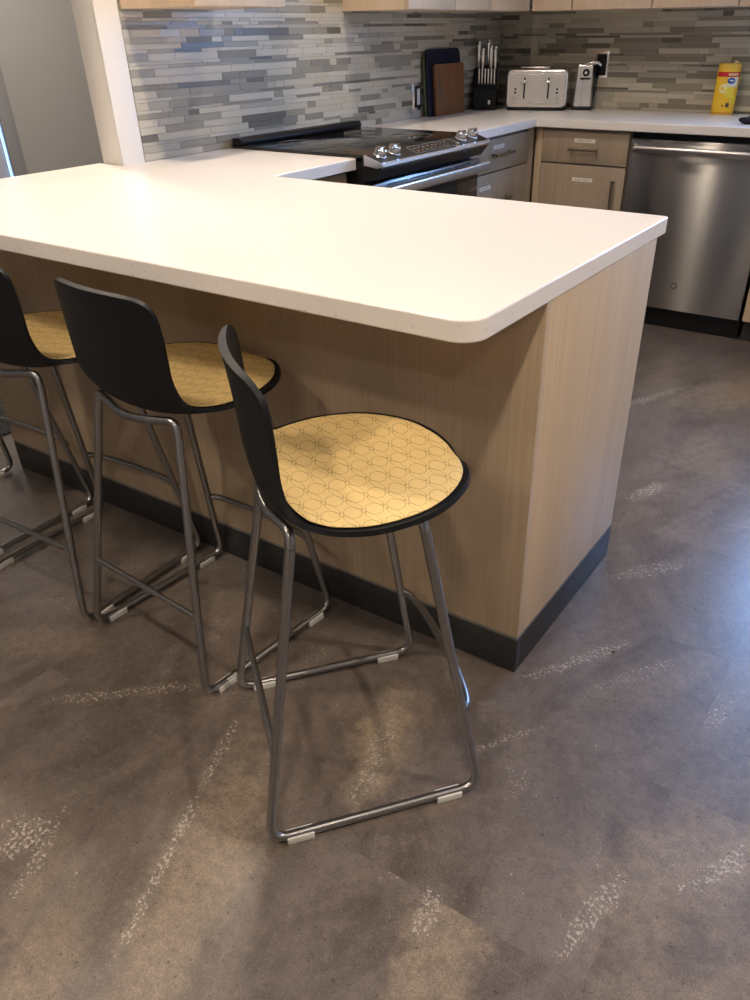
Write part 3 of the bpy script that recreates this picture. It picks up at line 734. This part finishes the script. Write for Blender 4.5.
def make_stool():
    t_ = thing('bar_stool', 'stool', 'bar stool')
    fs = [k/4 for k in range(0, 4*(len(ROWS)-1)+1)]; us = [-1+2*k/26 for k in range(27)]
    b = sheet(fs, us, lambda f, u: surf(f, u), lambda v, u: .009+.004*(1-u*u))
    o = b.build('seat_shell', M['shell'], t_, angle=60); bev(o, .0035, 3)
    # cushion: from just behind the lip to the foot of the back
    def cf(k, u):
        f = k*8.2
        p = surf(f, u, 0., .0018); p.x *= 1-.0115/.216
        if p.y > .0267: p.y = .0267+(p.y-.0267)*(1-.010/.21)
        if k > .85: p.x *= 1-.03*((k-.85)/.15)**2
        edge = max(abs(u)**8, (2*k-1)**16*.9)
        p.z += .0075*(1-edge)
        return p
    b = sheet([k/40 for k in range(41)], us, cf, lambda v, u: .0015)
    b.build('cushion', M['cushion'], t_, angle=80)
    r = .0088
    for s in (-1, 1):
        FT = Vector((s*.148, .118, .618)); FB_ = Vector((s*.215, .213, .0135)); RB = Vector((s*.215, -.208, .0135)); RT = Vector((s*.138, -.100, .604))
        mid_ = Vector((s*.215, 0, .0135))
        fp = fillet([FT+Vector((-s*.06, -.02, .008)), FT, FB_, mid_+Vector((0, .08, 0))], [.03, .034], 9)
        MB().tube(fp, r).build('leg', M['tube'], t_)
        rp = fillet([RT, RB, mid_-Vector((0, .08, 0))], [.034], 9)
        MB().tube(rp, r).build('leg', M['tube'], t_)
        MB().tube([mid_+Vector((0, .0805, 0)), mid_-Vector((0, .0805, 0))], r).build('runner', M['tube'], t_)
        for yy in (.150, -.150):
            b = MB(); b.box(s*.215-.0120, s*.215+.0120, yy-.026, yy+.026, 0, .0165, .002); b.build('glide', M['glide'], t_)
    # rear arch under the back
    RT = Vector((.138, -.100, .604))
    pts = fillet([Vector((-RT.x, RT.y, RT.z)), Vector((-.132, -.097, .632)), Vector((0, -.128, .618)), Vector((.132, -.097, .632)), RT], [.018, .22, .018], 8)
    MB().tube(pts, r).build('seat_support', M['tube'], t_)
    MB().tube([(-.095, .099, .6255), (.095, .099, .6255)], r*.9).build('seat_support', M['tube'], t_)
    # points on the legs
    def on(A, B, z): k = (z-B[2])/(A[2]-B[2]); return Vector(B)+(Vector(A)-Vector(B))*k
    RA, RBm = (.138, -.100, .604), (.215, -.208, .0135)
    p = on(RA, RBm, .205); MB().tube([(-p.x, p.y, p.z), (p.x, p.y, p.z)], .0068).build('rear_crossbar', M['tube'], t_)
    p = on((.148, .118, .618), (.215, .213, .0135), .215)
    pts = [Vector((p.x*math.cos(a_)*1.0, p.y+.030*math.sin(a_)**.8, p.z)) for a_ in [PI*k/24 for k in range(25)]]
    MB().tube(pts, .0082).build('footrest', M['tube'], t_)
    return t_
st = make_stool()
SP = [((1.604, -1.028), 0, 'charcoal bar stool turned sideways beside the peninsula corner, whole yellow seat in view'),
      ((1.062, -.892), 0, 'charcoal bar stool with its whole back in view, second from the peninsula corner'),
      ((.580, -.893), 0, 'charcoal bar stool cut by the picture edge, only half its back showing'),
      ((.085, -.893), 0, 'farthest bar stool, only the seat tip and some leg tubes showing past another stool')]
ROT = [-38.8, -4.5, 1.5, 1.]
for i, ((x, y), _, lab) in enumerate(SP):
    o = st if i == 0 else copy_tree(st)
    o.location = (x, y, 0); o.rotation_euler = (0, 0, math.radians(ROT[i])); o['label'] = lab; o['group'] = 'bar stools along the peninsula'

# ------------------------------------------------------------------ lamps (recessed cans)
CANS = [(.81, -.15, 20), (.80, 1.0, 10), (.60, -1.75, 14), (.63, -2.6, 13), (2.35, -1.95, 19), (3.5, -.4, 36), (-.80, .2, 30), (2.3, -3.3, 12)]
for i, (x, y, pw) in enumerate(CANS):
    t_ = thing('ceiling_light', 'round recessed ceiling lamp with white trim', 'ceiling light', (x, y, CH), 0, 'recessed ceiling lamps')
    b = MB(); b.lathe([(.055, -.004), (.085, -.004), (.088, -.0005), (.055, -.0005), (.055, -.004)], 32, cap=False); b.build('trim_ring', M['white'], t_)
    b = MB(); b.lathe([(.0545, -.0035), (.0545, -.001)], 32); b.build('diffuser', M['lamp'], t_)
    L = bpy.data.lights.new('can', 'SPOT'); L.energy = pw*5.5; L.color = (1, .845, .68); L.spot_size = math.radians(150); L.spot_blend = .8; L.shadow_soft_size = .07
    lo = bpy.data.objects.new('lamp_bulb', L); link(lo, t_); lo.location = (0, 0, -.02); lo['kind'] = 'helper'
# daylight: sky through the window
W = bpy.data.worlds.new('sky'); S.world = W; W.use_nodes = True
bg = W.node_tree.nodes['Background']; bg.inputs[0].default_value = (.27, .50, 1., 1); bg.inputs[1].default_value = 32.
L = bpy.data.lights.new('window_portal', 'AREA'); L.shape = 'RECTANGLE'; L.size = WX1-WX0; L.size_y = WZ1-WZ0; L.cycles.is_portal = True
lo = bpy.data.objects.new('window_portal', L); link(lo); lo.location = ((WX0+WX1)/2, YB+.14, (WZ0+WZ1)/2); lo.rotation_euler = (-PI/2, 0, 0)

# ------------------------------------------------------------------ camera
cx, cy, cz, yaw, pitch, roll, f = 2.3639, -1.9326, 1.2833, .5964, .5870, -.0150, 775.59
fw = Vector((-math.sin(yaw)*math.cos(pitch), math.cos(yaw)*math.cos(pitch), -math.sin(pitch)))
rt = Vector((math.cos(yaw), math.sin(yaw), 0)); up = rt.cross(fw)
r2 = rt*math.cos(roll)+up*math.sin(roll); u2 = up*math.cos(roll)-rt*math.sin(roll)
cd = bpy.data.cameras.new('camera'); cam = bpy.data.objects.new('camera', cd); link(cam)
mw = Matrix((r2, u2, -fw)).transposed().to_4x4(); mw.translation = (cx, cy, cz); cam.matrix_world = mw
cd.sensor_fit = 'AUTO'; cd.sensor_width = 36; cd.lens = f/1000*36; cd.shift_x = -26.66/1000; cd.shift_y = 44.27/1000; cd.clip_start = .02
S.camera = cam
S.view_settings.view_transform = 'Standard'; S.view_settings.look = 'None'; S.view_settings.gamma = 1; S.view_settings.exposure = -.08
S.view_settings.use_curve_mapping = False
